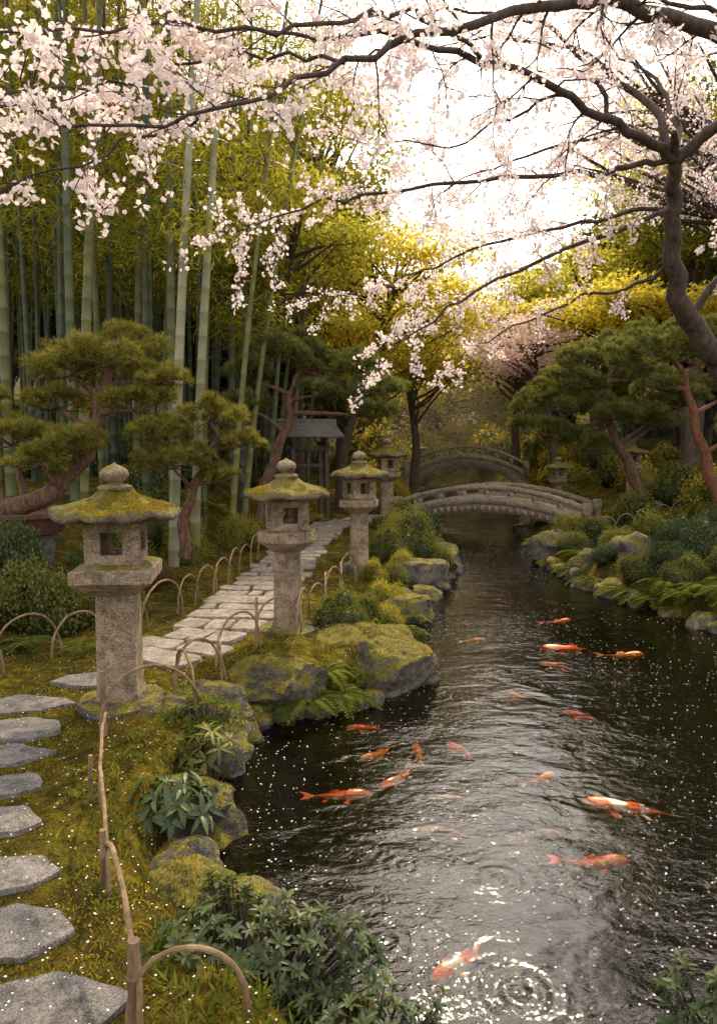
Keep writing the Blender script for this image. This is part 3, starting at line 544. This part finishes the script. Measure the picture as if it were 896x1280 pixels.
# ------------------------------------------------------------------ pines
def pads(g,c,r,n,nl=.085,wid=.009):
    c=np.asarray(c); d=rvec(n); d[:,2]=np.abs(d[:,2])-.25*R.random(n); P=d*np.array(r)*R.uniform(.75,1.05,(n,1))+c
    k=9; P=np.repeat(P,k,0); out=unit((P-c)/np.array(r)**1.0); D=rvec(n*k)*.75+out*.6+V3(0,0,.35)
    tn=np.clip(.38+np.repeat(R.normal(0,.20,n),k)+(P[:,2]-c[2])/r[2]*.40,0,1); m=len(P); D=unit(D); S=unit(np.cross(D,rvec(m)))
    L=nl*R.uniform(.7,1.2,(m,1)); V=np.stack([P-S*wid*.5,P+S*wid*.5,P+D*L],1).reshape(-1,3); g.add(V,None,np.arange(3*m).reshape(m,3),tn)
def pine(name,trunk,tr,padlist,mat='needle',bark='pinebark',dens=430,nl=.085,wid=.009,sub=7):
    e=empty(name,tuple(trunk[0])); o=V3(*trunk[0]); gt=Geo(); gn=Geo(); T=catmull(trunk,6)-o; n=len(T); wob=T+np.stack([.03*np.sin(np.arange(n)*1.1),0*T[:,0],0*T[:,0]],-1)
    tube(gt,wob,np.linspace(tr,tr*.35,n),12)
    for (px,py,pz,rx,ry,rz) in padlist:
        c=V3(px,py,pz)-o; i=np.argmin(np.linalg.norm(T-c-V3(0,0,-.3),axis=1)); a=T[i]; m=(a+c)/2+V3(R.uniform(-.08,.08),R.uniform(-.08,.08),-.04); q=catmull([a,m,c-V3(0,0,rz*.5)],5)
        tube(gt,q,np.linspace(tr*.42,tr*.12,len(q)),7)
        for k in range(sub+1):
            an=k*2*math.pi/sub+R.uniform(-.5,.5); rr=R.uniform(.42,.85) if k<sub else 0; sc=R.uniform(.28,.42) if k<sub else .48; cc=c+V3(math.cos(an)*rx*rr,math.sin(an)*ry*rr,R.uniform(-.6,.45)*rz*(1 if k<sub else 0)+(.3*rz if k==sub else 0))
            tube(gt,[c-V3(0,0,rz*.5),(c+cc)/2-V3(0,0,rz*.45),cc-V3(0,0,rz*.2)],[tr*.12,tr*.09,tr*.05],5)
            for j in range(3):
                c3=cc+V3(R.uniform(-.6,.6)*rx*sc,R.uniform(-.6,.6)*ry*sc,R.uniform(-.3,.35)*rz); s3=sc*R.uniform(.45,.8)
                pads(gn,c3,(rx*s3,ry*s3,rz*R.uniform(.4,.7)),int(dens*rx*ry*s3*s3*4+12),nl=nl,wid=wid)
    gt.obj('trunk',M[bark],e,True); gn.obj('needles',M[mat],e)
pine('niwaki_pine_tree',[(-4.6,9,1.05),(-4.35,9,1.15),(-3.9,8.95,1.3),(-3.45,9,1.75),(-3.25,9.0,2.25),(-3.1,9,2.75),(-3.0,9,3.0)],.15,
 [(-3.05,9,3.12,.75,.6,.30),(-3.5,8.9,2.9,.6,.5,.24),(-2.5,9,2.8,.5,.45,.22),(-3.8,9.1,2.5,.45,.45,.2),(-2.75,8.8,2.45,.45,.4,.2),(-4.3,9,2.05,.75,.5,.24),(-3.4,8.7,1.95,.5,.45,.2),(-3.75,8.6,1.8,.45,.4,.18),(-4.9,9.2,2.5,.5,.5,.25)])
pine('niwaki_pine_tree',[(-2.55,10.4,.3),(-2.5,10.4,1.0),(-2.25,10.4,1.55),(-2.05,10.4,2.0),(-2.0,10.4,2.3)],.09,
 [(-2.1,10.4,2.4,.6,.5,.26),(-2.75,10.2,2.15,.55,.45,.22),(-2.6,10.1,1.72,.65,.45,.22),(-1.75,10.4,2.0,.35,.35,.18),(-2.0,10.3,1.5,.3,.3,.16)])
pine('pine_tree',[(-1.95,14.2,.4),(-1.75,14.2,1.4),(-1.4,14.2,2.3),(-1.3,14.2,3.0),(-1.1,14.2,3.4)],.13,
 [(-1.3,14.2,3.8,.95,.8,.36),(-.4,14.2,3.5,.8,.6,.28),(-2.1,14.2,3.3,.6,.6,.28),(.2,14.2,3.05,.65,.6,.26),(-.7,14.0,3.0,.6,.5,.24),(-2.1,14.0,2.75,.5,.5,.22),(.25,14.3,2.6,.5,.5,.22)],'needled',dens=330,nl=.11,wid=.013)
pine('pine_tree',[(6.75,17,.5),(6.4,17,1.4),(5.95,17,2.2),(5.8,17,3.0),(5.9,17,3.8)],.15,
 [(5.9,17,4.1,1.1,.9,.42),(4.9,17,3.5,.9,.7,.36),(6.8,17,3.5,.9,.8,.38),(4.6,16.9,2.9,.9,.7,.34),(5.7,16.7,2.75,.8,.7,.34),(4.3,17,2.3,.75,.6,.3),(6.7,16.8,2.6,.8,.6,.34),(5.2,16.9,2.0,.8,.6,.3),(7.6,17.2,3.0,.8,.8,.35)],'needled',dens=280,nl=.12,wid=.015)
pine('red_pine_tree',[(6.95,13.8,.7),(6.65,13.8,1.6),(6.35,13.8,2.5),(6.15,13.8,3.2),(5.9,13.8,3.7)],.12,
 [(5.9,13.8,3.95,.9,.8,.34),(6.8,13.8,3.7,.8,.8,.34),(5.2,13.7,3.5,.6,.6,.28),(7.4,13.8,3.1,.8,.7,.3),(5.6,13.7,3.1,.5,.5,.26),(7.2,13.5,2.3,.7,.6,.28)],'needled','redbark',dens=300,nl=.10,wid=.013)
e=empty('bonsai_pot',(-4.45,9,0)); e.scale=(1.25,.8,1)
g=Geo(); lathe(g,[(.50,.82),(.56,.84),(.63,1.0),(.66,1.04),(.70,1.05),(.70,1.10),(.66,1.105),(.64,1.07),(.60,1.06)],48); g.obj('bowl',M['pot'],e,True,40)
g=Geo(); lathe(g,[(.45,.2),(.5,.6),(.52,.82)],8); g.obj('stand',M['rock2'],e,True,40)
# ------------------------------------------------------------------ wooden pavilion
e=empty('wooden_pavilion',(-1.30,18.2,g1(-1.30,18.2)+.1),.25); g=Geo()
for sx in (-.42,.42):
    for sy in (-.4,.4): box(g,(sx,sy,.95),(.11,.11,1.9))
for sy in (-.4,.4): box(g,(0,sy,1.72),(1.2,.09,.12)); box(g,(0,sy,1.3),(.73,.06,.07))
for sx in (-.42,.42): box(g,(sx,0,1.84),(.09,1.1,.10)); box(g,(sx,0,.5),(.07,.69,.07))
g.obj('frame',M['wood'],e)
g=Geo(); 
for t in range(2):
    sg=1 if t else -1; xs=np.linspace(0,1,8); yy=sg*(.02+.66*xs); zz=2.34-.48*xs+.12*xs*xs; V=[];F=[]
    for i in range(8):
        for X_ in (-.72,.72): V+=[(X_*(1+.12*xs[i]),yy[i],zz[i]),(X_*(1+.12*xs[i]),yy[i],zz[i]+.06)]
    for i in range(7):
        o=i*4; F+=[[o+1,o+3,o+7,o+5],[o,o+4,o+6,o+2],[o,o+1,o+5,o+4],[o+2,o+6,o+7,o+3]]
    F.append([28,29,31,30]); g.add(V,F)
box(g,(0,0,2.40),(1.5,.14,.12)); g.obj('roof',M['shingle'],e)

# ------------------------------------------------------------------ bamboo
g=Geo(); gl=Geo()
def culm(x,y,r,h,lx,ly,tint):
    z0=g1(x,y)-.1; n=int(h/.36); P=[];Rr=[]
    for i in range(n+1):
        t=i/n; c=V3(x+lx*t*t**.3,y+ly*t*t,z0+h*t); ra=r*(1-.72*t)
        for dz,f in ((-.02,1.),(0,1.10),(.02,1.0)): P.append(c+V3(0,0,dz)); Rr.append(ra*f)
    tube(g,P,Rr,9,tint); P=np.array(P)
    k=int(14+12*R.random()); m=R.integers(int(len(P)*.35),len(P),k); 
    for j in m:
        a=R.uniform(0,6.28); L=R.uniform(.5,1.4); d=V3(math.cos(a),math.sin(a),.5); q=P[j]+np.array([d*L*t-V3(0,0,.5)*L*t*t for t in np.linspace(0,1,6)]); tube(g,q,[.012,.01,.008,.007,.005,.003],4,.4)
        nn=R.integers(40,70); pp=q[R.integers(1,6,nn)]+R.normal(0,.16,(nn,3)); tn=np.clip(.15+.5*hsh(j,x,3)+R.normal(0,.16,nn)+.03*(pp[:,2]-6),0,1)
        leaves(gl,pp,.20,.034,rvec(nn)*.7+d*.4+V3(0,0,-.55),tint=tn)
for c in [(-2.85,11,.085,13,.9,.3,.98),(-2.62,11.4,.08,13.5,1.1,.2,.92),(-5.45,11.3,.085,13,-.1,.2,.55),(-4.65,11.8,.085,13,.15,0,.45),(-4.75,12.4,.10,13,1.,0,.75),(-3.3,12.8,.09,14,.2,0,.5),(-2.35,13.2,.065,12,1.5,0,.7),(-2.2,13.6,.06,12,2.,0,.6),(-3.9,13.2,.08,13,.4,.1,.3),(-4.15,14.5,.09,14,.1,0,.5),(-6.3,12.6,.1,13,.2,0,.4)]: culm(*c)
for i in range(125):
    y=R.uniform(13.5,27); x=-2.6-R.random()*(y*.52); 
    if x>-2.2-(y-13)*.03: continue
    culm(x,y,R.uniform(.045,.085),R.uniform(11,16),R.uniform(-.3,1.),R.uniform(-.5,.5),R.uniform(.0,.55))
for c in [(-2.2,17.5,.07,12,1.2,0,.5),(-1.9,19.5,.07,12.5,1.4,0,.5),(-2.4,20.5,.07,13,1.8,0,.4),(-1.6,22,.07,13,1.2,0,.4)]: culm(*c)
e=empty('bamboo_grove'); g.obj('culms',M['culm'],e,True,60); gl.obj('leaves',M['bambooleaf'],e)

# ------------------------------------------------------------------ broadleaf trees
def tree_parts(h,cr,cz,nc,nl,L,W,flat=1.,tr=.15,lean=(0,0),spread=.2):
    gt=Geo(); gl=Geo(); top=V3(lean[0],lean[1],h*.85); T=catmull([V3(0,0,-.3),V3(lean[0]*.1+R.uniform(-.2,.2),lean[1]*.1,h*.25),V3(lean[0]*.45+R.uniform(-.3,.3),lean[1]*.5,h*.5),top],6)
    tube(gt,T,np.linspace(tr,tr*.25,len(T)),9)
    d=rvec(nc)*R.uniform(.35,1,(nc,1))**.5; C=d*np.array(cr)+V3(lean[0],lean[1],cz)
    for c in C:
        i=min(len(T)-1,max(3,int(np.argmin(np.abs(T[:,2]-(c[2]-.25*h*R.random()-.1))))));a=T[i]; m=(a+c)/2+R.normal(0,.12,3)*cr[0]*.4; q=catmull([a,m,c],4); tube(gt,q,np.linspace(tr*.33,tr*.06,len(q)),5)
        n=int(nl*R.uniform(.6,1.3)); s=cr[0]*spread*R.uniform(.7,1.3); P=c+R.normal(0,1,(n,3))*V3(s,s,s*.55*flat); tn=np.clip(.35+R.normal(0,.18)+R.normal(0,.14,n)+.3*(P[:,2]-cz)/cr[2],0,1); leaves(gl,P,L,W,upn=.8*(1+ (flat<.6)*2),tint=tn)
    return gt,gl
def tree(name,x,y,mat,bark,**k):
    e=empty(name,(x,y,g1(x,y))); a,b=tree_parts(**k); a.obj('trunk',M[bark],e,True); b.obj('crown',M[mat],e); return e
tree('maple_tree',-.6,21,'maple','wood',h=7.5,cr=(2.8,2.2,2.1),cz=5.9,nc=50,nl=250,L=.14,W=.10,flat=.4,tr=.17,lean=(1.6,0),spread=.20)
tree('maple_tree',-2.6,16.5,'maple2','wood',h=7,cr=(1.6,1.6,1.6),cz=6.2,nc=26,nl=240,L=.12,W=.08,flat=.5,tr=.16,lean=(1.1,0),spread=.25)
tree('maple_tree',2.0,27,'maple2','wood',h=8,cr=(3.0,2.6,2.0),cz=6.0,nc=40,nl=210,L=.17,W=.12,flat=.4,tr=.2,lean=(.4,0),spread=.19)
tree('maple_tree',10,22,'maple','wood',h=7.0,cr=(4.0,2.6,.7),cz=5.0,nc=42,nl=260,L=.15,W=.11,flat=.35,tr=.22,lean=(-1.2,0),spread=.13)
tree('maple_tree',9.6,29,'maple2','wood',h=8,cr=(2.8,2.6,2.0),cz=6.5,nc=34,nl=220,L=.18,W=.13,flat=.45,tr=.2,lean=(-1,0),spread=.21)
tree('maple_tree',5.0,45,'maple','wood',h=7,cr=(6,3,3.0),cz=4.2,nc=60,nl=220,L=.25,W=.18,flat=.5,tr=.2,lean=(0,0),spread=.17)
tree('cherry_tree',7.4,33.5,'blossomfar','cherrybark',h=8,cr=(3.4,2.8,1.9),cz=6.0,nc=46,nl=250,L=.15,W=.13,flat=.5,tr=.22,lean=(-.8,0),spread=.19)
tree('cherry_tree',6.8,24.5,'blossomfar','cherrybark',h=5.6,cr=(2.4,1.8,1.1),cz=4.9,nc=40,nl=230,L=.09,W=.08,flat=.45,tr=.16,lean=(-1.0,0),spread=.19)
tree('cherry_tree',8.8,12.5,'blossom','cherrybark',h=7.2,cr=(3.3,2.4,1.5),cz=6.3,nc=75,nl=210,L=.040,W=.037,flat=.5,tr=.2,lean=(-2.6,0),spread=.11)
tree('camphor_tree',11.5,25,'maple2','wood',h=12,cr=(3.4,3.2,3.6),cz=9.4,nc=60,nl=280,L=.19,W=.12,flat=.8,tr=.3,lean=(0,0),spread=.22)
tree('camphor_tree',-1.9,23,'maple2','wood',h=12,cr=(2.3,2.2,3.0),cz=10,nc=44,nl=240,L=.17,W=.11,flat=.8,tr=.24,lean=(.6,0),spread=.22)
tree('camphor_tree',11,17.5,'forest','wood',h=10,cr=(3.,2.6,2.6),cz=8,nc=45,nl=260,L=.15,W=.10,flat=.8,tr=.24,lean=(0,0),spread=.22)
woods=empty('background_trees'); var=[]
for i,(mt) in enumerate(['forest','forest','maple2','maple','forest']):
    a,b=tree_parts(h=12,cr=(3.4,3.4,4.2),cz=7.5,nc=60,nl=150,L=.38,W=.25,flat=.9,tr=.28,spread=.22); var.append((a.mesh('trunk',M['wood'],True),b.mesh('crown',M[mt])))
def wood(x,y,v,s):
    z=g1(x,y); rz=R.uniform(0,6.28)
    for m in var[v]: inst(m.name.split('.')[0],m,(x,y,z-.2),rz,(s,s,s),woods)
for i in range(70):
    y=R.uniform(32,66); x=R.uniform(-.62,.72)*y; gap=abs(x/y-.15)<.13
    if abs(x-4.3)<5 and y<49: continue
    if x/y>-.3 and x/y<.42 and y<38: continue
    s=R.uniform(.8,1.25)*(1 if not gap else .6)
    wood(x,y,R.choice([2,3,3,2,3] if gap else [0,1,4,2]),s)  # gap trees get lighter leaf colours, standing in for the bright background glow
for x,y,v,s in [(-7,29,0,1.2),(-11,27,1,1.3),(-15,30,4,1.4),(-4,31,0,1.1),(-1.,37,2,.95),(-18,24,0,1.3),(14,30,0,1.1),(17,25,1,1.2),(20,32,0,1.4),(12,36,2,.9),(0,47,3,.8),(5,52,3,.85),(9.5,48,3,.8),(13,44,2,1),(-4,43,2,1.1)]: wood(x,y,v,s)
for i in range(30): 
    y=R.uniform(38,50); x=R.uniform(-.6,.6)*y; shrub(x,y,R.uniform(1.8,3),R.uniform(2,3.6),'b' if abs(x-5)<9 else R.choice(['c','a','d']),'bush')

# ------------------------------------------------------------------ the big cherry tree overhead
e=empty('cherry_tree',(6.2,8.6,g1(6.2,8.6))); o=V3(*e.location); gt=Geo(); gf=Geo(); FP=[]
def flowers(P,size=.033):
    n=len(P); Nn=unit(rvec(n)+V3(0,-.35,-.15)); U=unit(np.cross(Nn,rvec(n))); W=np.cross(Nn,U); s=size*.5*R.uniform(.75,1.15,(n,1)); tb=R.random(n)
    for k in range(5):
        a=k*2*np.pi/5; d=math.cos(a)*U+math.sin(a)*W; q=-math.sin(a)*U+math.cos(a)*W
        V=np.stack([P,P+d*s*.62+q*s*.46+Nn*s*.18,P+d*s*1.0+Nn*s*.30,P+d*s*.62-q*s*.46+Nn*s*.18],1).reshape(-1,3); gf.add(V,np.arange(4*n).reshape(n,4),None,tb)
def twig(a,d,L,r,lvl,dens):
    k=5; P=[a]; d=unit(d)
    for i in range(k): d=unit(d+R.normal(0,.16,3)+V3(0,0,-.03)); P.append(P[-1]+d*L/k)
    P=np.array(P); tube(gt,P-o,np.linspace(r,r*.35,k+1),5)
    if lvl>0:
        for j in range(1,k+1):
            if R.random()<.75: 
                dd=unit(P[j]-P[j-1]); sd=unit(np.cross(dd,rvec(1)[0])); twig(P[j],dd*.8+sd*.75,L*R.uniform(.35,.6),r*.55,lvl-1,dens)
    for q in range(int(L*dens*R.uniform(.4,1.5)+.4)):
        t=R.uniform(.2,1)*k; i=min(int(t),k-1); c=P[i]+(P[i+1]-P[i])*(t-i)-o+V3(0,0,-.015); m=R.integers(3,8); FP.append(c+rvec(m)*R.uniform(.02,.058,(m,1)))
def limb(pts,r0,r1,tw=1.,dens=8,L=.6,every=.28,start=.1,lvl=1,pw=1.):
    P=catmull(pts,8); n=len(P); P=P+np.stack([vn(np.arange(n)*.5,np.zeros(n),k+int(r0*999))*.07 for k in range(3)],-1)*np.minimum(1,np.arange(n)/3)[:,None]; rr=r1+(r0-r1)*(1-np.linspace(0,1,n))**pw; tube(gt,P-o,rr,10)
    seg=np.r_[0,np.cumsum(np.linalg.norm(np.diff(P,axis=0),axis=1))]; s=start*seg[-1]
    while s<seg[-1]:
        i=min(np.searchsorted(seg,s),n-1); T=unit(P[i]-P[max(i-1,0)]); sd=unit(np.cross(T,rvec(1)[0])); sd[2]*=.7; 
        if R.random()<tw: twig(P[i],T*.7+sd,L*R.uniform(.5,1.3),max(min(rr[i]*.35,.012),.004),lvl,dens)
        s+=every*R.uniform(.5,1.5)
    twig(P[-1],unit(P[-1]-P[-2]),L,r1,lvl,dens)
J=(2.96,7,4.59)
limb([(6.2,8.6,.2),(5.9,8.5,.9),(5.3,8.3,1.7),(4.5,8.1,2.4),(3.92,8,2.86),(3.5,7.8,3.26),(3.19,7.5,3.76),(3.07,7.3,4.25),J],.19,.058,0,0,.5,.6,.8,0)
limb([J,(2.55,6.7,4.66),(2.12,6.4,4.69),(1.57,5.9,4.68),(.85,5.3,4.64),(.26,4.8,4.49),(-.39,4.2,4.19)],.050,.010,.9,12,.6,.22,.15,1)
limb([(5.6,8.4,1.3),(5.2,7.9,3.2),(4.3,7.2,4.6),(3.3,6.2,5.0),(2.59,5.5,4.91),(1.70,4.9,4.76),(1.19,4.5,4.53),(.48,4.1,4.16),(-.07,3.8,3.85),(-.51,3.5,3.54),(-.98,3.2,3.30),(-1.50,3.0,3.30)],.14,.006,1.,14,.40,.17,.54,1,2.1)
limb([(.85,5.3,4.64),(.4,4.6,4.5),(.01,4.0,4.19),(-.40,3.8,4.0),(-.75,3.6,3.92),(-1.21,3.3,3.72),(-1.6,3,3.6)],.016,.005,1.,16,.40,.16,.3,1)
limb([(-.07,3.8,3.85),(-.5,3.9,3.95),(-1.0,3.9,3.85),(-1.5,3.8,3.7),(-2.0,3.6,3.65)],.010,.004,1.,15,.40,.16,.15,1)
limb([(-.51,3.5,3.54),(-.9,3.55,3.45),(-1.3,3.5,3.25),(-1.7,3.4,3.1)],.009,.004,1.,14,.28,.17,.2,1)
limb([J,(2.5,6.9,4.5),(1.98,6.8,4.40),(1.06,6.5,4.23),(.21,6.2,4.03),(-.45,6,3.85),(-.95,5.8,3.58)],.030,.005,.95,15,.5,.18,.15,1)
limb([(3.07,7.3,4.25),(2.2,7,3.86),(1.27,6.8,3.45),(.66,6.6,3.06),(.25,6.5,2.76)],.026,.005,.95,15,.42,.18,.15,1)
limb([(3.07,7.3,4.25),(2.6,7.5,4.25),(1.9,7.7,4.15),(1.2,7.9,4.0),(.5,8.1,3.75),(-.3,8.2,3.6)],.024,.005,.95,14,.6,.2,.15,1)
limb([(3.19,7.5,3.76),(2.8,7.8,3.6),(2.3,8,3.5),(1.7,8.2,3.25),(1.2,8.4,3.0)],.022,.005,.95,15,.5,.2,.15,1)
limb([J,(3.3,6.7,4.9),(3.5,6.2,5.4),(3.4,5.8,5.9)],.06,.02,.9,17,.7,.22,.1,1)
limb([J,(2.8,7.3,5.2),(2.3,7.6,5.8),(1.6,8,6.2),(.9,8.3,6.3)],.045,.007,.95,17,.7,.2,.1,1)
limb([J,(3.2,7.6,5.2),(3.2,8.2,5.9),(2.9,8.8,6.5)],.04,.01,.95,18,.7,.2,.1,1)
limb([(2.12,6.4,4.69),(1.9,6.3,5.1),(1.4,6.2,5.4),(.7,6.1,5.4),(.2,6.0,5.3)],.022,.006,.95,17,.6,.2,.1,1)
limb([(3.5,7.8,3.26),(3.9,7.8,3.9),(4.1,7.9,4.6),(3.9,8.2,5.4)],.045,.012,.95,18,.7,.2,.1,1)
limb([(1.57,5.9,4.68),(1.2,5.9,4.5),(.7,6.0,4.35),(.0,6.1,4.4)],.014,.004,.95,15,.5,.18,.1,1)
limb([(2.55,6.7,4.66),(2.6,7.4,5.0),(2.2,8.2,5.2),(1.6,8.8,5.2),(.9,9.3,5.0)],.025,.006,.95,17,.7,.2,.1,1)
limb([(.26,4.8,4.49),(.0,5.2,4.6),(-.5,5.6,4.6),(-1.1,5.9,4.45)],.010,.004,.95,15,.5,.18,.1,1)
limb([(3.3,6.2,5.0),(2.9,6.0,5.3),(2.2,5.9,5.4),(1.5,5.8,5.3)],.03,.006,.95,16,.6,.2,.1,1)
flowers(np.concatenate(FP)); gt.obj('branches',M['cherrybark'],e,True); gf.obj('blossoms',M['blossom'],e)

# ------------------------------------------------------------------ thin spring mist beyond the far bridge (real volume)
m,nt,out=newmat('mist'); vs=N(nt,'ShaderNodeVolumeScatter'); vs.inputs['Color'].default_value=(1,.93,.78,1); vs.inputs['Density'].default_value=.006; vs.inputs['Anisotropy'].default_value=.55; nt.links.new(vs.outputs[0],out.inputs['Volume'])
g=Geo(); c=[(x,y,z) for z in (-3,16) for x,y in ((-45,31.8),(50,31.8),(50,80),(-45,80))]; g.add(c,[[0,3,2,1],[4,5,6,7],[0,1,5,4],[1,2,6,5],[2,3,7,6],[3,0,4,7]]); g.obj('mist',m)

# ------------------------------------------------------------------ light, sky, camera
az=math.radians(12); el=math.radians(47)
sd=Vector((math.sin(az)*math.cos(el),math.cos(az)*math.cos(el),math.sin(el)))
sl=bpy.data.lights.new('sun','SUN'); sl.energy=5.0; sl.angle=math.radians(1.0); sl.color=(1,.84,.58); so=bpy.data.objects.new('sun',sl); so.rotation_euler=sd.to_track_quat('Z','Y').to_euler(); scene.collection.objects.link(so)
w=bpy.data.worlds.new('World'); scene.world=w; w.use_nodes=True; nt=w.node_tree; bg=nt.nodes['Background']; sk=nt.nodes.new('ShaderNodeTexSky'); sk.sky_type='NISHITA'; sk.sun_disc=False; sk.sun_elevation=el; sk.sun_rotation=az; sk.dust_density=4.; sk.air_density=1.; sk.ozone_density=1.
nt.links.new(sk.outputs[0],bg.inputs[0]); bg.inputs[1].default_value=.15
b2=nt.nodes.new('ShaderNodeBackground'); b2.inputs[0].default_value=(1,.91,.79,1); b2.inputs[1].default_value=1.3; ad=nt.nodes.new('ShaderNodeAddShader'); nt.links.new(bg.outputs[0],ad.inputs[0]); nt.links.new(b2.outputs[0],ad.inputs[1]); nt.links.new(ad.outputs[0],nt.nodes['World Output'].inputs[0])
cam=bpy.data.cameras.new('camera'); cam.lens=25.3; cam.sensor_width=36; cam.clip_end=3000; co=bpy.data.objects.new('camera',cam); co.location=(0,0,1.95); co.rotation_euler=(math.radians(90-5.4),0,0); scene.collection.objects.link(co); scene.camera=co
scene.view_settings.view_transform='Standard'; scene.view_settings.look='None'; scene.view_settings.exposure=0; scene.view_settings.gamma=1
